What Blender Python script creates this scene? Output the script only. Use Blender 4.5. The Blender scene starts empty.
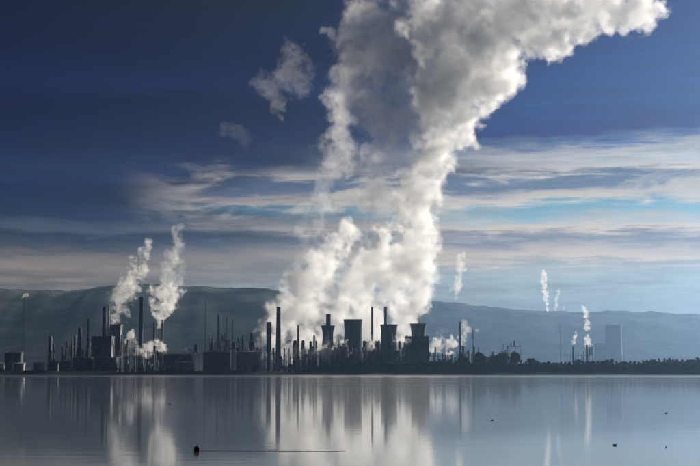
import bpy, bmesh, math, random
import numpy as np
from mathutils import Vector, Matrix

sc = bpy.context.scene
C = sc.collection
R = math.radians

# ------------------------------------------------------------------ camera
CAM_H = 5.0
F = 1361.0                       # focal length in photograph pixels (70 mm on 36 mm, 700 px wide)
PITCH = math.atan(139.0 / F)
cd = bpy.data.cameras.new('camera')
cd.lens = 70.0; cd.sensor_width = 36.0; cd.clip_start = 0.5; cd.clip_end = 120000.0
cam = bpy.data.objects.new('camera', cd); C.objects.link(cam)
cam.location = (0, 0, CAM_H); cam.rotation_euler = (math.pi / 2 + PITCH, 0, 0)
sc.camera = cam

# ------------------------------------------------------------------ sun, sky, exposure
SUN_AZ, SUN_EL = R(38), R(19)    # to the right of the view, behind the plant
sd = bpy.data.lights.new('sun', 'SUN'); sd.energy = 5.0; sd.angle = R(0.53); sd.color = (1.0, 0.91, 0.78)
sun = bpy.data.objects.new('sun', sd); C.objects.link(sun)
sv = Vector((math.sin(SUN_AZ) * math.cos(SUN_EL), math.cos(SUN_AZ) * math.cos(SUN_EL), math.sin(SUN_EL)))
sun.rotation_euler = sv.to_track_quat('Z', 'Y').to_euler()
sun.location = (0, 0, 900)

w = bpy.data.worlds.new('World'); sc.world = w; w.use_nodes = True
sc.view_settings.view_transform = 'Standard'; sc.view_settings.look = 'None'
sc.view_settings.exposure = 0.4; sc.view_settings.gamma = 1.0; sc.view_settings.use_curve_mapping = False
cy = sc.cycles
cy.max_bounces = 16; cy.volume_bounces = 10; cy.diffuse_bounces = 2; cy.glossy_bounces = 3
cy.transmission_bounces = 2; cy.transparent_max_bounces = 256
cy.use_denoising = True
try: cy.denoiser = 'OPENIMAGEDENOISE'
except Exception: pass
cy.use_adaptive_sampling = True; cy.adaptive_threshold = 0.04
cy.sample_clamp_indirect = 6.0


class NT:
    """small helper to write node trees"""
    def __init__(s, tree):
        s.t = tree; s.n = tree.nodes; s.l = tree.links
        s.n.clear()
    def put(s, sock, v):
        if v is None: return
        if isinstance(v, bpy.types.NodeSocket): s.l.new(v, sock)
        else: sock.default_value = v
    def math(s, op, a, b=None, c=None, clamp=False):
        n = s.n.new('ShaderNodeMath'); n.operation = op; n.use_clamp = clamp
        for i, v in enumerate((a, b, c)): s.put(n.inputs[i], v)
        return n.outputs[0]
    def step(s, v, a, b, lo=0.0, hi=1.0):
        n = s.n.new('ShaderNodeMapRange'); n.interpolation_type = 'SMOOTHSTEP'
        s.put(n.inputs['Value'], v); s.put(n.inputs['From Min'], a); s.put(n.inputs['From Max'], b)
        s.put(n.inputs['To Min'], lo); s.put(n.inputs['To Max'], hi)
        return n.outputs['Result']
    def noise(s, vec, scale, detail=4.0, rough=0.5, dist=0.0):
        n = s.n.new('ShaderNodeTexNoise'); s.put(n.inputs['Vector'], vec)
        n.inputs['Scale'].default_value = scale; n.inputs['Detail'].default_value = detail
        n.inputs['Roughness'].default_value = rough; n.inputs['Distortion'].default_value = dist
        return n.outputs['Fac']
    def ramp(s, fac, stops, interp='LINEAR'):
        n = s.n.new('ShaderNodeValToRGB'); s.put(n.inputs[0], fac); cr = n.color_ramp; cr.interpolation = interp
        while len(cr.elements) < len(stops): cr.elements.new(0.5)
        for e, (p, c) in zip(cr.elements, stops):
            e.position = p; e.color = tuple(c) + ((1.0,) if len(c) == 3 else ())
        return n.outputs
    def mix(s, f, a, b):
        n = s.n.new('ShaderNodeMix'); n.data_type = 'RGBA'
        s.put(n.inputs[0], f); s.put(n.inputs[6], a); s.put(n.inputs[7], b)
        return n.outputs[2]
    def comb(s, x, y, z):
        n = s.n.new('ShaderNodeCombineXYZ')
        for i, v in enumerate((x, y, z)): s.put(n.inputs[i], v)
        return n.outputs[0]


def lin(r, g, b):
    f = lambda c: (c / 255 / 12.92) if c <= 10 else ((c / 255 + 0.055) / 1.055) ** 2.4
    return (f(r), f(g), f(b))


def build_sky():
    t = NT(w.node_tree)
    out = t.n.new('ShaderNodeOutputWorld'); bg = t.n.new('ShaderNodeBackground')
    t.l.new(bg.outputs[0], out.inputs[0])
    sky = t.n.new('ShaderNodeTexSky'); sky.sky_type = 'NISHITA'; sky.sun_disc = False
    sky.sun_elevation = SUN_EL; sky.sun_rotation = SUN_AZ; sky.air_density = 1.0; sky.dust_density = 0.6; sky.ozone_density = 2.0
    tc = t.n.new('ShaderNodeTexCoord')
    sep = t.n.new('ShaderNodeSeparateXYZ'); t.l.new(tc.outputs['Generated'], sep.inputs[0])
    X, Y, Z = sep.outputs
    zc = t.math('MAXIMUM', Z, 0.0)
    # azimuth measured from the sun's side of the sky
    hx = t.math('MULTIPLY', X, math.sin(SUN_AZ)); hy = t.math('MULTIPLY', Y, math.cos(SUN_AZ))
    sunward = t.math('ADD', hx, hy)                         # 1 toward the sun, -1 away
    el = t.math('MULTIPLY', t.math('ARCSINE', zc), 1.0)
    # layered clouds: noise much longer than it is tall, as flat decks seen edge-on
    v1 = t.comb(X, Y, t.math('MULTIPLY', Z, 5.0))
    v2 = t.comb(X, Y, t.math('MULTIPLY', Z, 11.0))
    n1 = t.math('SUBTRACT', t.noise(v1, 5.0, 5, 0.55), 0.5)
    n2 = t.math('SUBTRACT', t.noise(v2, 9.0, 6, 0.6, 0.4), 0.5)
    n3 = t.math('SUBTRACT', t.noise(v2, 26.0, 5, 0.62, 0.3), 0.5)
    v3 = t.comb(X, Y, t.math('MULTIPLY', Z, 3.2))
    n5 = t.math('SUBTRACT', t.noise(v3, 34.0, 6, 0.62, 0.5), 0.5)
    warp = t.math('ADD', t.math('MULTIPLY', n1, 0.024), t.math('ADD', t.math('MULTIPLY', n2, 0.018), t.math('ADD', t.math('MULTIPLY', n3, 0.017), t.math('MULTIPLY', n5, 0.013))))
    e = t.math('ADD', el, warp)
    fac = t.math('MULTIPLY', e, 1.0 / 0.40)
    def yy(y): return max(0.0, (372 - y) / F / 0.40)
    def stop(y, rgb, glow, cover=1.0):
        """cloud colour at a height in the sky, less what the haze in front of it adds"""
        el_ = max(0.02, (372 - y) / F); tau = 2.7e-5 * min(24000, 850 / el_); hz = glow * (1 - math.exp(-tau))
        c = [max(0.0006, (v - hz * k) / math.exp(-tau)) for v, k in zip(lin(*rgb), (0.38, 0.59, 0.83))]
        return (yy(y), tuple(c) + (cover,))
    # decks away from the sun: deep blue-grey stratus with one pale slot near the hills
    AW = 0.30
    away = t.ramp(fac, [stop(372, (60, 76, 90), AW), stop(300, (86, 92, 100), AW), stop(282, (118, 116, 116), AW), stop(266, (128, 122, 120), AW),
                        stop(254, (76, 86, 100), AW), stop(242, (50, 66, 88), AW), stop(232, (72, 86, 102), AW), stop(222, (46, 62, 88), AW), stop(192, (38, 53, 86), AW),
                        stop(170, (44, 58, 90), AW), stop(155, (36, 50, 82), AW), stop(110, (22, 36, 68), AW), stop(88, (30, 44, 80), AW),
                        stop(60, (10, 26, 66), AW), stop(30, (10, 24, 62), AW), stop(0, (4, 14, 50), AW), (1.0, lin(4, 14, 50))])
    # decks on the sun's side: broken cream layers with clear sky between them (alpha = cover)
    TW = 1.1
    toward = t.ramp(fac, [stop(372, (130, 158, 180), TW), stop(300, (156, 178, 194), TW), stop(280, (164, 186, 199), TW), stop(266, (172, 182, 192), TW),
                          stop(256, (204, 198, 194), TW), stop(249, (176, 178, 186), TW), stop(242, (136, 150, 170), TW), stop(236, (160, 166, 178), TW),
                          stop(229, (212, 204, 196), TW), stop(222, (164, 182, 196), TW, .8), stop(214, (120, 174, 198), TW, .85), stop(207, (128, 172, 196), TW, .9),
                          stop(199, (206, 200, 194), TW), stop(193, (168, 172, 184), TW), stop(186, (110, 130, 156), TW), stop(177, (114, 134, 158), TW),
                          stop(169, (200, 197, 194), TW), stop(161, (178, 186, 196), TW), stop(154, (190, 192, 196), TW), stop(146, (110, 134, 172), TW),
                          stop(137, (54, 82, 138), TW), stop(100, (60, 90, 142), TW), stop(50, (52, 82, 138), TW),
                          stop(0, (42, 72, 130), TW), (1.0, lin(44, 74, 132) + (1,))])
    skys = t.n.new('ShaderNodeVectorMath'); skys.operation = 'SCALE'; skys.inputs['Scale'].default_value = 0.055
    t.l.new(sky.outputs[0], skys.inputs[0])
    tw = t.mix(toward[1], skys.outputs[0], toward[0])
    # patches of thin cream cloud where the decks break, at middle height
    side = t.step(t.math('ADD', t.math('SUBTRACT', sunward, t.step(el, 0.135, 0.152, 0.0, 0.075)), t.math('ADD', t.math('MULTIPLY', n1, 0.25), t.math('MULTIPLY', n2, 0.10))), 0.66, 0.86)
    col = t.mix(side, away[0], tw)
    n4 = t.noise(v3, 11.0, 6, 0.6, 0.5)
    band = t.math('MULTIPLY', t.step(e, (372 - 232) / F, (372 - 208) / F), t.step(e, (372 - 165) / F, (372 - 185) / F))
    patch = t.math('MULTIPLY', t.math('MULTIPLY', band, t.step(n4, 0.46, 0.60)), t.step(sunward, 0.66, 0.74))
    col = t.mix(t.math('MULTIPLY', patch, 0.9), col, lin(196, 188, 176) + (1,))
    # fine streaks of unequal thickness
    st = t.math('MAXIMUM', t.math('ADD', t.math('MULTIPLY_ADD', n3, 0.7, 1.0), t.math('ADD', t.math('MULTIPLY', n2, t.math('MULTIPLY_ADD', side, -1.1, 1.5)), t.math('MULTIPLY', n5, 0.35))), 0.15)
    sm = t.n.new('ShaderNodeVectorMath'); sm.operation = 'SCALE'; t.l.new(col, sm.inputs[0]); t.l.new(st, sm.inputs['Scale'])
    t.l.new(sm.outputs[0], bg.inputs['Color'])
    bg.inputs['Strength'].default_value = 0.72

build_sky()

# ------------------------------------------------------------------ helpers
def ray(px, py):
    """direction of a photograph pixel, scaled to one metre of depth along +Y"""
    x = (px - 350) / F; y = (233 - py) / F
    d = Vector((x, math.cos(PITCH) - y * math.sin(PITCH), math.sin(PITCH) + y * math.cos(PITCH)))
    return d / d.y

def at(px, py, Y):
    return ray(px, py) * Y + Vector((0, 0, CAM_H))

MATS = {}
def mat(name, color, rough=0.7, metal=0.0, var=0.25, scale=0.15, streak=False, spec=0.5):
    if name in MATS: return MATS[name]
    m = bpy.data.materials.new(name); m.use_nodes = True
    t = NT(m.node_tree)
    o = t.n.new('ShaderNodeOutputMaterial'); b = t.n.new('ShaderNodeBsdfPrincipled'); t.l.new(b.outputs[0], o.inputs[0])
    tc = t.n.new('ShaderNodeTexCoord'); mp = t.n.new('ShaderNodeMapping'); t.l.new(tc.outputs['Object'], mp.inputs[0])
    mp.inputs['Scale'].default_value = (1, 1, 0.15) if streak else (1, 1, 1)
    f = t.noise(mp.outputs[0], scale, 5, 0.6)
    c0 = tuple(c * (1 - var) for c in color) + (1,); c1 = tuple(min(1, c * (1 + var)) for c in color) + (1,)
    t.l.new(t.mix(t.step(f, 0.3, 0.7), c0, c1), b.inputs['Base Color'])
    b.inputs['Specular IOR Level'].default_value = spec; b.inputs['Roughness'].default_value = rough; b.inputs['Metallic'].default_value = metal
    MATS[name] = m
    return m

def tag(o, label=None, cat=None, group=None, kind=None):
    if label: o['label'] = label
    if cat: o['category'] = cat
    if group: o['group'] = group
    if kind: o['kind'] = kind
    return o

def mesh_obj(name, verts, faces, material, parent=None, smooth=False, loc=None):
    me = bpy.data.meshes.new(name); me.from_pydata([tuple(v) for v in verts], [], faces); me.update()
    if smooth: me.polygons.foreach_set('use_smooth', [True] * len(me.polygons))
    o = bpy.data.objects.new(name, me); C.objects.link(o)
    if material: me.materials.append(material)
    if parent: o.parent = parent
    if loc: o.location = loc
    return o

def volume_mat(name, color, density, g):
    m = bpy.data.materials.new(name); m.use_nodes = True
    t = NT(m.node_tree)
    o = t.n.new('ShaderNodeOutputMaterial'); v = t.n.new('ShaderNodeVolumeScatter')
    v.inputs['Color'].default_value = tuple(color) + (1,); v.inputs['Density'].default_value = density; v.inputs['Anisotropy'].default_value = g
    t.l.new(v.outputs[0], o.inputs['Volume'])
    return m

# ------------------------------------------------------------------ water, land, hills
def build_water():
    m = bpy.data.materials.new('calm_water'); m.use_nodes = True
    t = NT(m.node_tree)
    o = t.n.new('ShaderNodeOutputMaterial'); b = t.n.new('ShaderNodeBsdfPrincipled'); t.l.new(b.outputs[0], o.inputs[0])
    b.inputs['Base Color'].default_value = (0.07, 0.08, 0.085, 1); b.inputs['IOR'].default_value = 1.36
    geo = t.n.new('ShaderNodeNewGeometry'); sep = t.n.new('ShaderNodeSeparateXYZ'); t.l.new(geo.outputs['Position'], sep.inputs[0])
    far = t.step(sep.outputs[1], 1150, 1500)
    b.inputs['Roughness'].default_value = 0.05
    wp = t.noise(t.comb(t.math('MULTIPLY', sep.outputs[0], 0.0022), t.math('MULTIPLY', sep.outputs[1], 0.009), 0.0), 1.0, 1.5, 0.4)
    calm = t.step(wp, 0.3, 0.75, 0.04, 0.07)                 # wind-brushed patches between smooth ones
    t.put(b.inputs['Roughness'], t.math('MULTIPLY_ADD', far, 0.26, calm))
    b.inputs['Coat Weight'].default_value = 0.35; b.inputs['Coat Roughness'].default_value = 0.2; b.inputs['Coat IOR'].default_value = 1.4
    bp = t.n.new('ShaderNodeBump'); bp.inputs['Strength'].default_value = 0.12; bp.inputs['Distance'].default_value = 0.06
    vv = t.comb(t.math('MULTIPLY', sep.outputs[0], 0.4), sep.outputs[1], 0.0)
    t.l.new(t.noise(vv, 0.35, 4, 0.5), bp.inputs['Height']); t.l.new(bp.outputs[0], b.inputs['Normal'])
    ob = mesh_obj('water', [(-9000, -400, 0), (9000, -400, 0), (9000, 2420, 0), (-9000, 2420, 0)], [(0, 1, 2, 3)], m)
    tag(ob, 'calm grey blue estuary water mirroring the plant and its steam', 'water', kind='structure')
build_water()

SHORE = 2300.0
def land_z(x, y):
    """height of the reclaimed flat behind the shore, with the long bank along the right half"""
    d = y - SHORE
    z = -1.5 + 3.5 * min(1, max(0, (d + 20) / 34.0))
    s = min(1, max(0, (x + 95) / 60.0)); s = s * s * (3 - 2 * s)
    z += s * 20.0 * math.exp(-((d - 62) / 26.0) ** 2) * (0.9 + 0.12 * math.sin(x * 0.013) + 0.07 * math.sin(x * 0.047 + 1))
    z += (1 - s) * 5.0 * math.exp(-((d - 34) / 15.0) ** 2) * (0.9 + 0.15 * math.sin(x * 0.02) + 0.1 * math.sin(x * 0.06 + 2))
    return z

def build_land():
    xs = sorted(set(list(np.linspace(-9500, -1500, 12)) + list(np.linspace(-1400, 1400, 240)) + list(np.linspace(1500, 9500, 12))))
    ys = list(np.linspace(SHORE - 24, SHORE + 150, 44)) + [2600, 3000, 4000, 6000, 9000, 14000, 22000]
    v = []; f = []
    rnd = random.Random(3)
    for y in ys:
        for x in xs:
            yw = y + (8 * math.sin(x * 0.006) + 4 * math.sin(x * 0.021 + 2) if y < SHORE + 160 else 0)
            v.append((x, yw, land_z(x, y)))
    n = len(xs)
    for j in range(len(ys) - 1):
        for i in range(n - 1):
            a = j * n + i; f.append((a, a + 1, a + n + 1, a + n))
    o = mesh_obj('shore_land', v, f, mat('shore_turf', (0.012, 0.016, 0.011), 0.95, var=0.5, scale=0.05, spec=0.03), smooth=True)
    tag(o, 'dark turf flat and bank along the far shore', 'land', kind='structure')
build_land()

def build_hills():
    def ridge(name, Y, pts, depth, color, label, seed):
        r = random.Random(seed); ph = [r.random() * 6.28 for _ in range(8)]
        x0, x1 = pts[0][0], pts[-1][0]
        xs = np.linspace(x0, x1, 260); py = np.interp(xs, [p[0] for p in pts], [p[1] for p in pts])
        k = np.ones(9) / 9; py = np.convolve(np.pad(py, 4, 'edge'), k, 'valid')
        gg = np.random.default_rng(seed + 9); rough_ = np.convolve(gg.standard_normal(len(py) + 4), np.array([.1, .25, .3, .25, .1]), 'valid') + 0.5 * gg.standard_normal(len(py))
        py = py + 0.55 * rough_
        v = []; f = []; rows = 26
        for j in range(rows):
            tt = j / (rows - 1)
            for i, x in enumerate(xs):
                top = at(x, py[i], Y)
                wob = sum(math.sin(x * 0.05 * (q + 1) ** 1.3 + ph[q] + tt * 3 * (q % 3)) / (q + 1.5) for q in range(6))
                prof = math.sin(min(1.0, tt * 1.25) * math.pi / 2) ** 1.3 if tt <= 0.8 else 1.0 - ((tt - 0.8) / 0.2) ** 2
                z = top.z * prof * (1 + 0.02 * wob * (1 - abs(2 * tt - 1)) ) + (2 * wob if 0 < tt < 1 else 0)
                if j == 0 or j == rows - 1: z = -20
                v.append((top.x * (0.85 + 0.15 * tt / 0.8), Y - depth * (0.8 - tt), z))
        n = len(xs)
        for j in range(rows - 1):
            for i in range(n - 1):
                a = j * n + i; f.append((a, a + 1, a + n + 1, a + n))
        o = mesh_obj(name, v, f, mat(name + '_cover', color, 1.0, var=0.75, scale=0.0022, spec=0.0), smooth=True)
        tag(o, label, 'hills', kind='structure')
    ridge('hills', 9000, [(-900, 300), (-300, 294), (0, 290), (60, 293), (110, 287), (180, 286), (240, 289), (290, 292), (340, 306), (390, 335), (440, 372)], 3500,
          (0.075, 0.085, 0.075), 'dark wooded ridge rising behind the left of the plant', 1)
    ridge('distant_hills', 15500, [(100, 372), (250, 322), (360, 302), (440, 302), (470, 303), (500, 310), (525, 309), (560, 313), (620, 310), (670, 314), (720, 315), (900, 306), (1300, 316), (1700, 310)], 4000,
          (0.085, 0.10, 0.095), 'pale far hills beyond the right of the plant', 2)
build_hills()

# ------------------------------------------------------------------ plant: shapes
def thing(name, label, cat, loc, group=None, rz=0.0):
    o = bpy.data.objects.new(name, None); C.objects.link(o); o.empty_display_size = 2
    o.location = loc; o.rotation_euler.z = rz
    return tag(o, label, cat, group)

def lathe(name, prof, material, parent, segs=28, loc=None, closed=False):
    """turned shape: prof is a list of (radius, z); closed joins the last ring to the first (a wall with thickness)"""
    v = []; f = []; n = len(prof)
    for r, z in prof:
        for s in range(segs):
            a = 2 * math.pi * s / segs; v.append((r * math.cos(a), r * math.sin(a), z))
    for j in range(n if closed else n - 1):
        k = (j + 1) % n
        for s in range(segs):
            q = (s + 1) % segs; f.append((j * segs + s, j * segs + q, k * segs + q, k * segs + s))
    if not closed:
        if prof[0][0] > 0.01: f.append(tuple(reversed(range(segs))))
        if prof[-1][0] > 0.01: f.append(tuple((n - 1) * segs + s for s in range(segs)))
    o = mesh_obj(name, v, f, material, parent, smooth=False, loc=loc)
    me = o.data
    for p in me.polygons: p.use_smooth = len(p.vertices) == 4
    try: me.set_sharp_from_angle(angle=R(35))
    except Exception: pass
    return o

def boxes(name, items, material, parent, loc=None):
    """one mesh of one or more boxes (cx, cy, cz, sx, sy, sz)"""
    v = []; f = []
    for cx, cy_, cz, sx, sy, sz in items:
        b = len(v)
        for dz in (-.5, .5):
            for dx, dy in ((-.5, -.5), (.5, -.5), (.5, .5), (-.5, .5)): v.append((cx + dx * sx, cy_ + dy * sy, cz + dz * sz))
        f += [(b, b + 3, b + 2, b + 1), (b + 4, b + 5, b + 6, b + 7), (b, b + 1, b + 5, b + 4), (b + 1, b + 2, b + 6, b + 5), (b + 2, b + 3, b + 7, b + 6), (b + 3, b, b + 4, b + 7)]
    return mesh_obj(name, v, f, material, parent, loc=loc)

def bar(name, a, b, r, material, parent, segs=8):
    a = Vector(a); b = Vector(b); d = (b - a); q = d.to_track_quat('Z', 'Y'); L = d.length
    v = []
    for z in (0, L):
        for s in range(segs):
            t_ = 2 * math.pi * s / segs; v.append(a + q @ Vector((r * math.cos(t_), r * math.sin(t_), z)))
    f = [(s, (s + 1) % segs, segs + (s + 1) % segs, segs + s) for s in range(segs)]
    f += [tuple(reversed(range(segs))), tuple(range(segs, 2 * segs))]
    return mesh_obj(name, v, f, material, parent)

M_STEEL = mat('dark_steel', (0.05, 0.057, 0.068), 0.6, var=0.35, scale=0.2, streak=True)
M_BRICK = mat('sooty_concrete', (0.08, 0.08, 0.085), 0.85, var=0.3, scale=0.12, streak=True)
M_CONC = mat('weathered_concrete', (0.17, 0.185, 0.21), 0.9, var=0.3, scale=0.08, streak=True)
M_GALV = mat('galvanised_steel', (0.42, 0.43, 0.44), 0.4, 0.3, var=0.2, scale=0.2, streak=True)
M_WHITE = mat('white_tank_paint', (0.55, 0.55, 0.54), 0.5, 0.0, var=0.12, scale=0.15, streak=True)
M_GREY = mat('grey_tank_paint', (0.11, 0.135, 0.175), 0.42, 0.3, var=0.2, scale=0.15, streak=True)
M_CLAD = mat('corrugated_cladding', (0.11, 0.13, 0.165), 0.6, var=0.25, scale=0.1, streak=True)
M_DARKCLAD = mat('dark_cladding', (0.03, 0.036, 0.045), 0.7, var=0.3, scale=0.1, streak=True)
M_RUST = mat('rusty_pipework', (0.12, 0.075, 0.05), 0.7, var=0.4, scale=0.3)

def foot(px, Y):
    x = at(px, 372, Y).x
    return Vector((x, Y, land_z(x, Y)))

def rail_ring(parent, r, z, h=1.4, segs=20):
    lathe('handrail', [(r - 0.12, z + h - 0.25), (r + 0.12, z + h - 0.25), (r + 0.12, z + h), (r - 0.12, z + h)], M_GALV, parent, segs, closed=True)

def stack(px, wid, top, Y, label, material=None, taper=0.75, bands=(), decks=(0.93,), crown=False, name='chimney_stack', cat='chimney', group=None, bulge=None):
    b = foot(px, Y); H = at(px, top, Y).z - b.z; r1 = wid * Y / F / 2; r0 = r1 / taper
    t = thing(name, label, cat, b, group); m = material or M_BRICK
    prof = [(r0, -1)]
    for u in (0.15, 0.35, 0.6, 0.8, 0.97): prof.append((r0 + (r1 - r0) * u, H * u))
    if bulge:                                             # a wider upper vessel on a thinner stem
        u0, k = bulge
        prof = [(r1 * k * 1.2, -1), (r1 * k, H * 0.05), (r1 * k, H * (u0 - 0.05)), (r1, H * u0), (r1, H * 0.96)]
    ri = r1 * 0.72
    prof += [(r1, H * 0.985), (r1 * 1.04, H * 0.985), (r1 * 1.04, H), (ri, H), (ri, H * 0.9), (0.001, H * 0.9)]
    lathe('shaft', prof, m, t, 20)
    def rad(u):
        if bulge: return r1 if u > bulge[0] else r1 * bulge[1]
        return r0 + (r1 - r0) * u
    for u in decks:
        r = rad(u)
        d = lathe('platform', [(r * 0.98, H * u - 0.3), (r + 1.1, H * u - 0.3), (r + 1.1, H * u), (r * 0.98, H * u)], M_STEEL, t, 20, closed=True)
        rail_ring(d, r + 1.0, H * u, 1.3)
    for u, hh in bands:
        r = rad(u); lathe('painted_band', [(r * 1.0, H * u), (r + 0.06, H * u), (rad(u + hh) + 0.06, H * (u + hh)), (rad(u + hh), H * (u + hh))], M_WHITE, t, 20, closed=True)
    r = rad(0.5)
    boxes('ladder', [(-0.35, -r0 - 0.25, H * 0.46, 0.1, 0.1, H * 0.9), (0.35, -r0 - 0.25, H * 0.46, 0.1, 0.1, H * 0.9)] +
          [(0, -r0 - 0.25, z, 0.7, 0.08, 0.08) for z in np.arange(2, H * 0.9, 3.0)], M_STEEL, t)
    lathe('base_plinth', [(r0 * 1.25, -1), (r0 * 1.25, 1.6), (r0 * 1.02, 2.2)], M_CONC, t, 20)
    if crown:
        lathe('flared_crown', [(r1 * 1.0, H * 0.94), (r1 * 1.45, H * 0.965), (r1 * 1.45, H * 1.01), (r1 * 0.8, H * 1.01), (r1 * 0.8, H * 0.94)], m, t, 20, closed=True)
    return t

def tank(x0, x1, top, Y, label, material, roof='cone', group='storage tanks along the shore', stair=True):
    b = foot((x0 + x1) / 2, Y); H = at(0, top, Y).z - b.z; r = (x1 - x0) * Y / F / 2
    t = thing('storage_tank', label, 'tank', b, group)
    H1 = H if roof == 'float' else H - r * 0.12
    sh = lathe('shell', [(r, -0.5), (r, H1), (r - 0.25, H1), (r - 0.25, H1 - 1.5)], material, t, 48)
    n = max(3, int(H1 / 2.6))
    for i in range(1, n):
        z = H1 * i / n
        lathe('plate_seam', [(r, z - 0.08), (r + 0.07, z - 0.08), (r + 0.07, z + 0.08), (r, z + 0.08)], material, sh, 48, closed=True)
    lathe('wind_girder', [(r + 0.02, H1 - 0.9), (r + 0.7, H1 - 0.9), (r + 0.7, H1 - 0.5), (r + 0.02, H1 - 0.5)], M_GALV, t, 48, closed=True)
    if roof == 'float':
        lathe('floating_roof', [(r - 0.3, H1 - 2.2), (r - 0.3, H1 - 1.6), (r * 0.7, H1 - 1.6), (r * 0.68, H1 - 1.8), (0.01, H1 - 1.8)], M_GREY, t, 48)
    else:
        rf = lathe('roof', [(r + 0.15, H1 + 0.01), (r + 0.15, H1 + 0.2), (r * 0.6, H1 + r * 0.06), (r * 0.25, H1 + r * 0.11), (0.01, H1 + r * 0.12)], material, t, 48)
        lathe('vent', [(0.6, H1 + r * 0.11), (0.6, H1 + r * 0.12 + 0.8), (1.0, H1 + r * 0.12 + 0.8), (1.0, H1 + r * 0.12 + 1.2), (0.01, H1 + r * 0.12 + 1.4)], M_GALV, rf, 12)
    rail_ring(t, r + 0.2, H1, 1.3, 48)
    if stair:
        v = []; f = []
        for i in range(27):
            a = -math.pi * 0.82 + i / 26 * math.pi * 0.5; z = i / 26 * H1
            for rr, dz in ((r + 0.12, 0), (r + 1.1, 0), (r + 1.1, 1.0), (r + 0.12, 0.3)): v.append((rr * math.cos(a), rr * math.sin(a), z + dz))
        for i in range(26):
            for q in range(4): f.append((i * 4 + q, i * 4 + (q + 1) % 4, i * 4 + 4 + (q + 1) % 4, i * 4 + 4 + q))
        f += [(3, 2, 1, 0), (104, 105, 106, 107)]
        mesh_obj('spiral_stair', v, f, M_GALV, t)
    bar('inlet_pipe', (r * 0.5, -r * 0.8, 1.2), (r * 0.5, -r - 6, 1.2), 0.35, M_RUST, t)
    return t

def cooling_tower(px, wtop, top, Y, label, wbase=None, waist=0.9, flare=None):
    b = foot(px, Y); H = at(px, top, Y).z - b.z; rt = wtop * Y / F / 2; rb = (wbase or wtop * 1.5) * Y / F / 2; rw = rt * waist
    t = thing('cooling_tower', label, 'cooling tower', b, 'cooling towers')
    z0 = H * 0.09
    out = []
    for i in range(25):
        u = i / 24; z = z0 + (H - z0) * u; uw = 0.78
        if u < uw: k = (uw - u) / uw; r = math.sqrt(rw * rw + (rb * rb - rw * rw) * k * k)
        else: k = (u - uw) / (1 - uw); r = math.sqrt(rw * rw + (rt * rt - rw * rw) * k * k)
        out.append((r, z))
    th = 0.8
    lathe('shell', out + [(r - th, z) for r, z in reversed(out)], M_CONC, t, 56, closed=True)
    lathe('rim', [(rt - th * 1.3, H - 1.0), (rt + 0.5, H - 1.0), (rt + 0.5, H + 0.8), (rt - th * 1.3, H + 0.8)], M_CONC, t, 56, closed=True)
    rbb = out[0][0]
    for i in range(18):
        a0 = 2 * math.pi * i / 18; a1 = a0 + math.pi / 18
        for a2 in (a0 + 2 * math.pi / 36, a0 - 2 * math.pi / 36):
            bar('leg', (rbb * 1.06 * math.cos(a0), rbb * 1.06 * math.sin(a0), -0.8), ((rbb - 0.4) * math.cos(a2), (rbb - 0.4) * math.sin(a2), z0 + 0.6), 0.5, M_CONC, t, 6)
    lathe('basin', [(rbb * 1.15, -1), (rbb * 1.15, 1.4), (rbb * 1.12, 1.4), (rbb * 1.12, 0.6), (0.01, 0.6)], M_CONC, t, 40)
    lathe('inner_packing', [(rbb * 0.92, z0 * 0.5), (rbb * 0.92, z0 + 3), (0.01, z0 + 3)], M_DARKCLAD, t, 32)
    return t

def column(px, wid, top, Y, label, material=None, cone=0.0, decks=4, group='process columns', pipe=True):
    """distillation column: vessel with domed head, skirt, ring platforms, riser pipe and ladder"""
    b = foot(px, Y); H = at(px, top, Y).z - b.z; r = wid * Y / F / 2
    t = thing('distillation_tower', label, 'tower', b, group); m = material or M_STEEL
    prof = [(r * 1.15, -1), (r, H * 0.1)]
    if cone: prof += [(r, H * 0.5), (r * (1 - cone), H * 0.58), (r * (1 - cone), H * 0.96)]; rr = r * (1 - cone)
    else: prof += [(r, H * 0.95)]; rr = r
    prof += [(rr * 0.9, H * 0.975), (rr * 0.6, H * 0.99), (rr * 0.2, H * 0.997), (rr * 0.2, H * 1.0), (0.01, H)]
    lathe('vessel', prof, m, t, 20)
    for i in range(decks):
        u = 0.35 + 0.58 * (i + 0.5) / decks; q = rr if (u > 0.58 or not cone) else r
        d = lathe('platform', [(q * 0.98, H * u - 0.3), (q + 1.3, H * u - 0.3), (q + 1.3, H * u), (q * 0.98, H * u)], M_STEEL, t, 16, closed=True)
        rail_ring(d, q + 1.2, H * u, 1.2, 16)
    if pipe:
        bar('riser_pipe', (r + 0.8, -0.4, 0), (r + 0.8, -0.4, H * 0.96), 0.35, M_GALV, t)
        bar('overhead_pipe', (0, -0.2, H * 0.985), (r + 0.8, -0.4, H * 0.955), 0.3, M_GALV, t)
    boxes('ladder', [(-0.3, -r - 0.3, H * 0.47, 0.1, 0.1, H * 0.92), (0.3, -r - 0.3, H * 0.47, 0.1, 0.1, H * 0.92)], M_STEEL, t)
    return t

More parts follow.
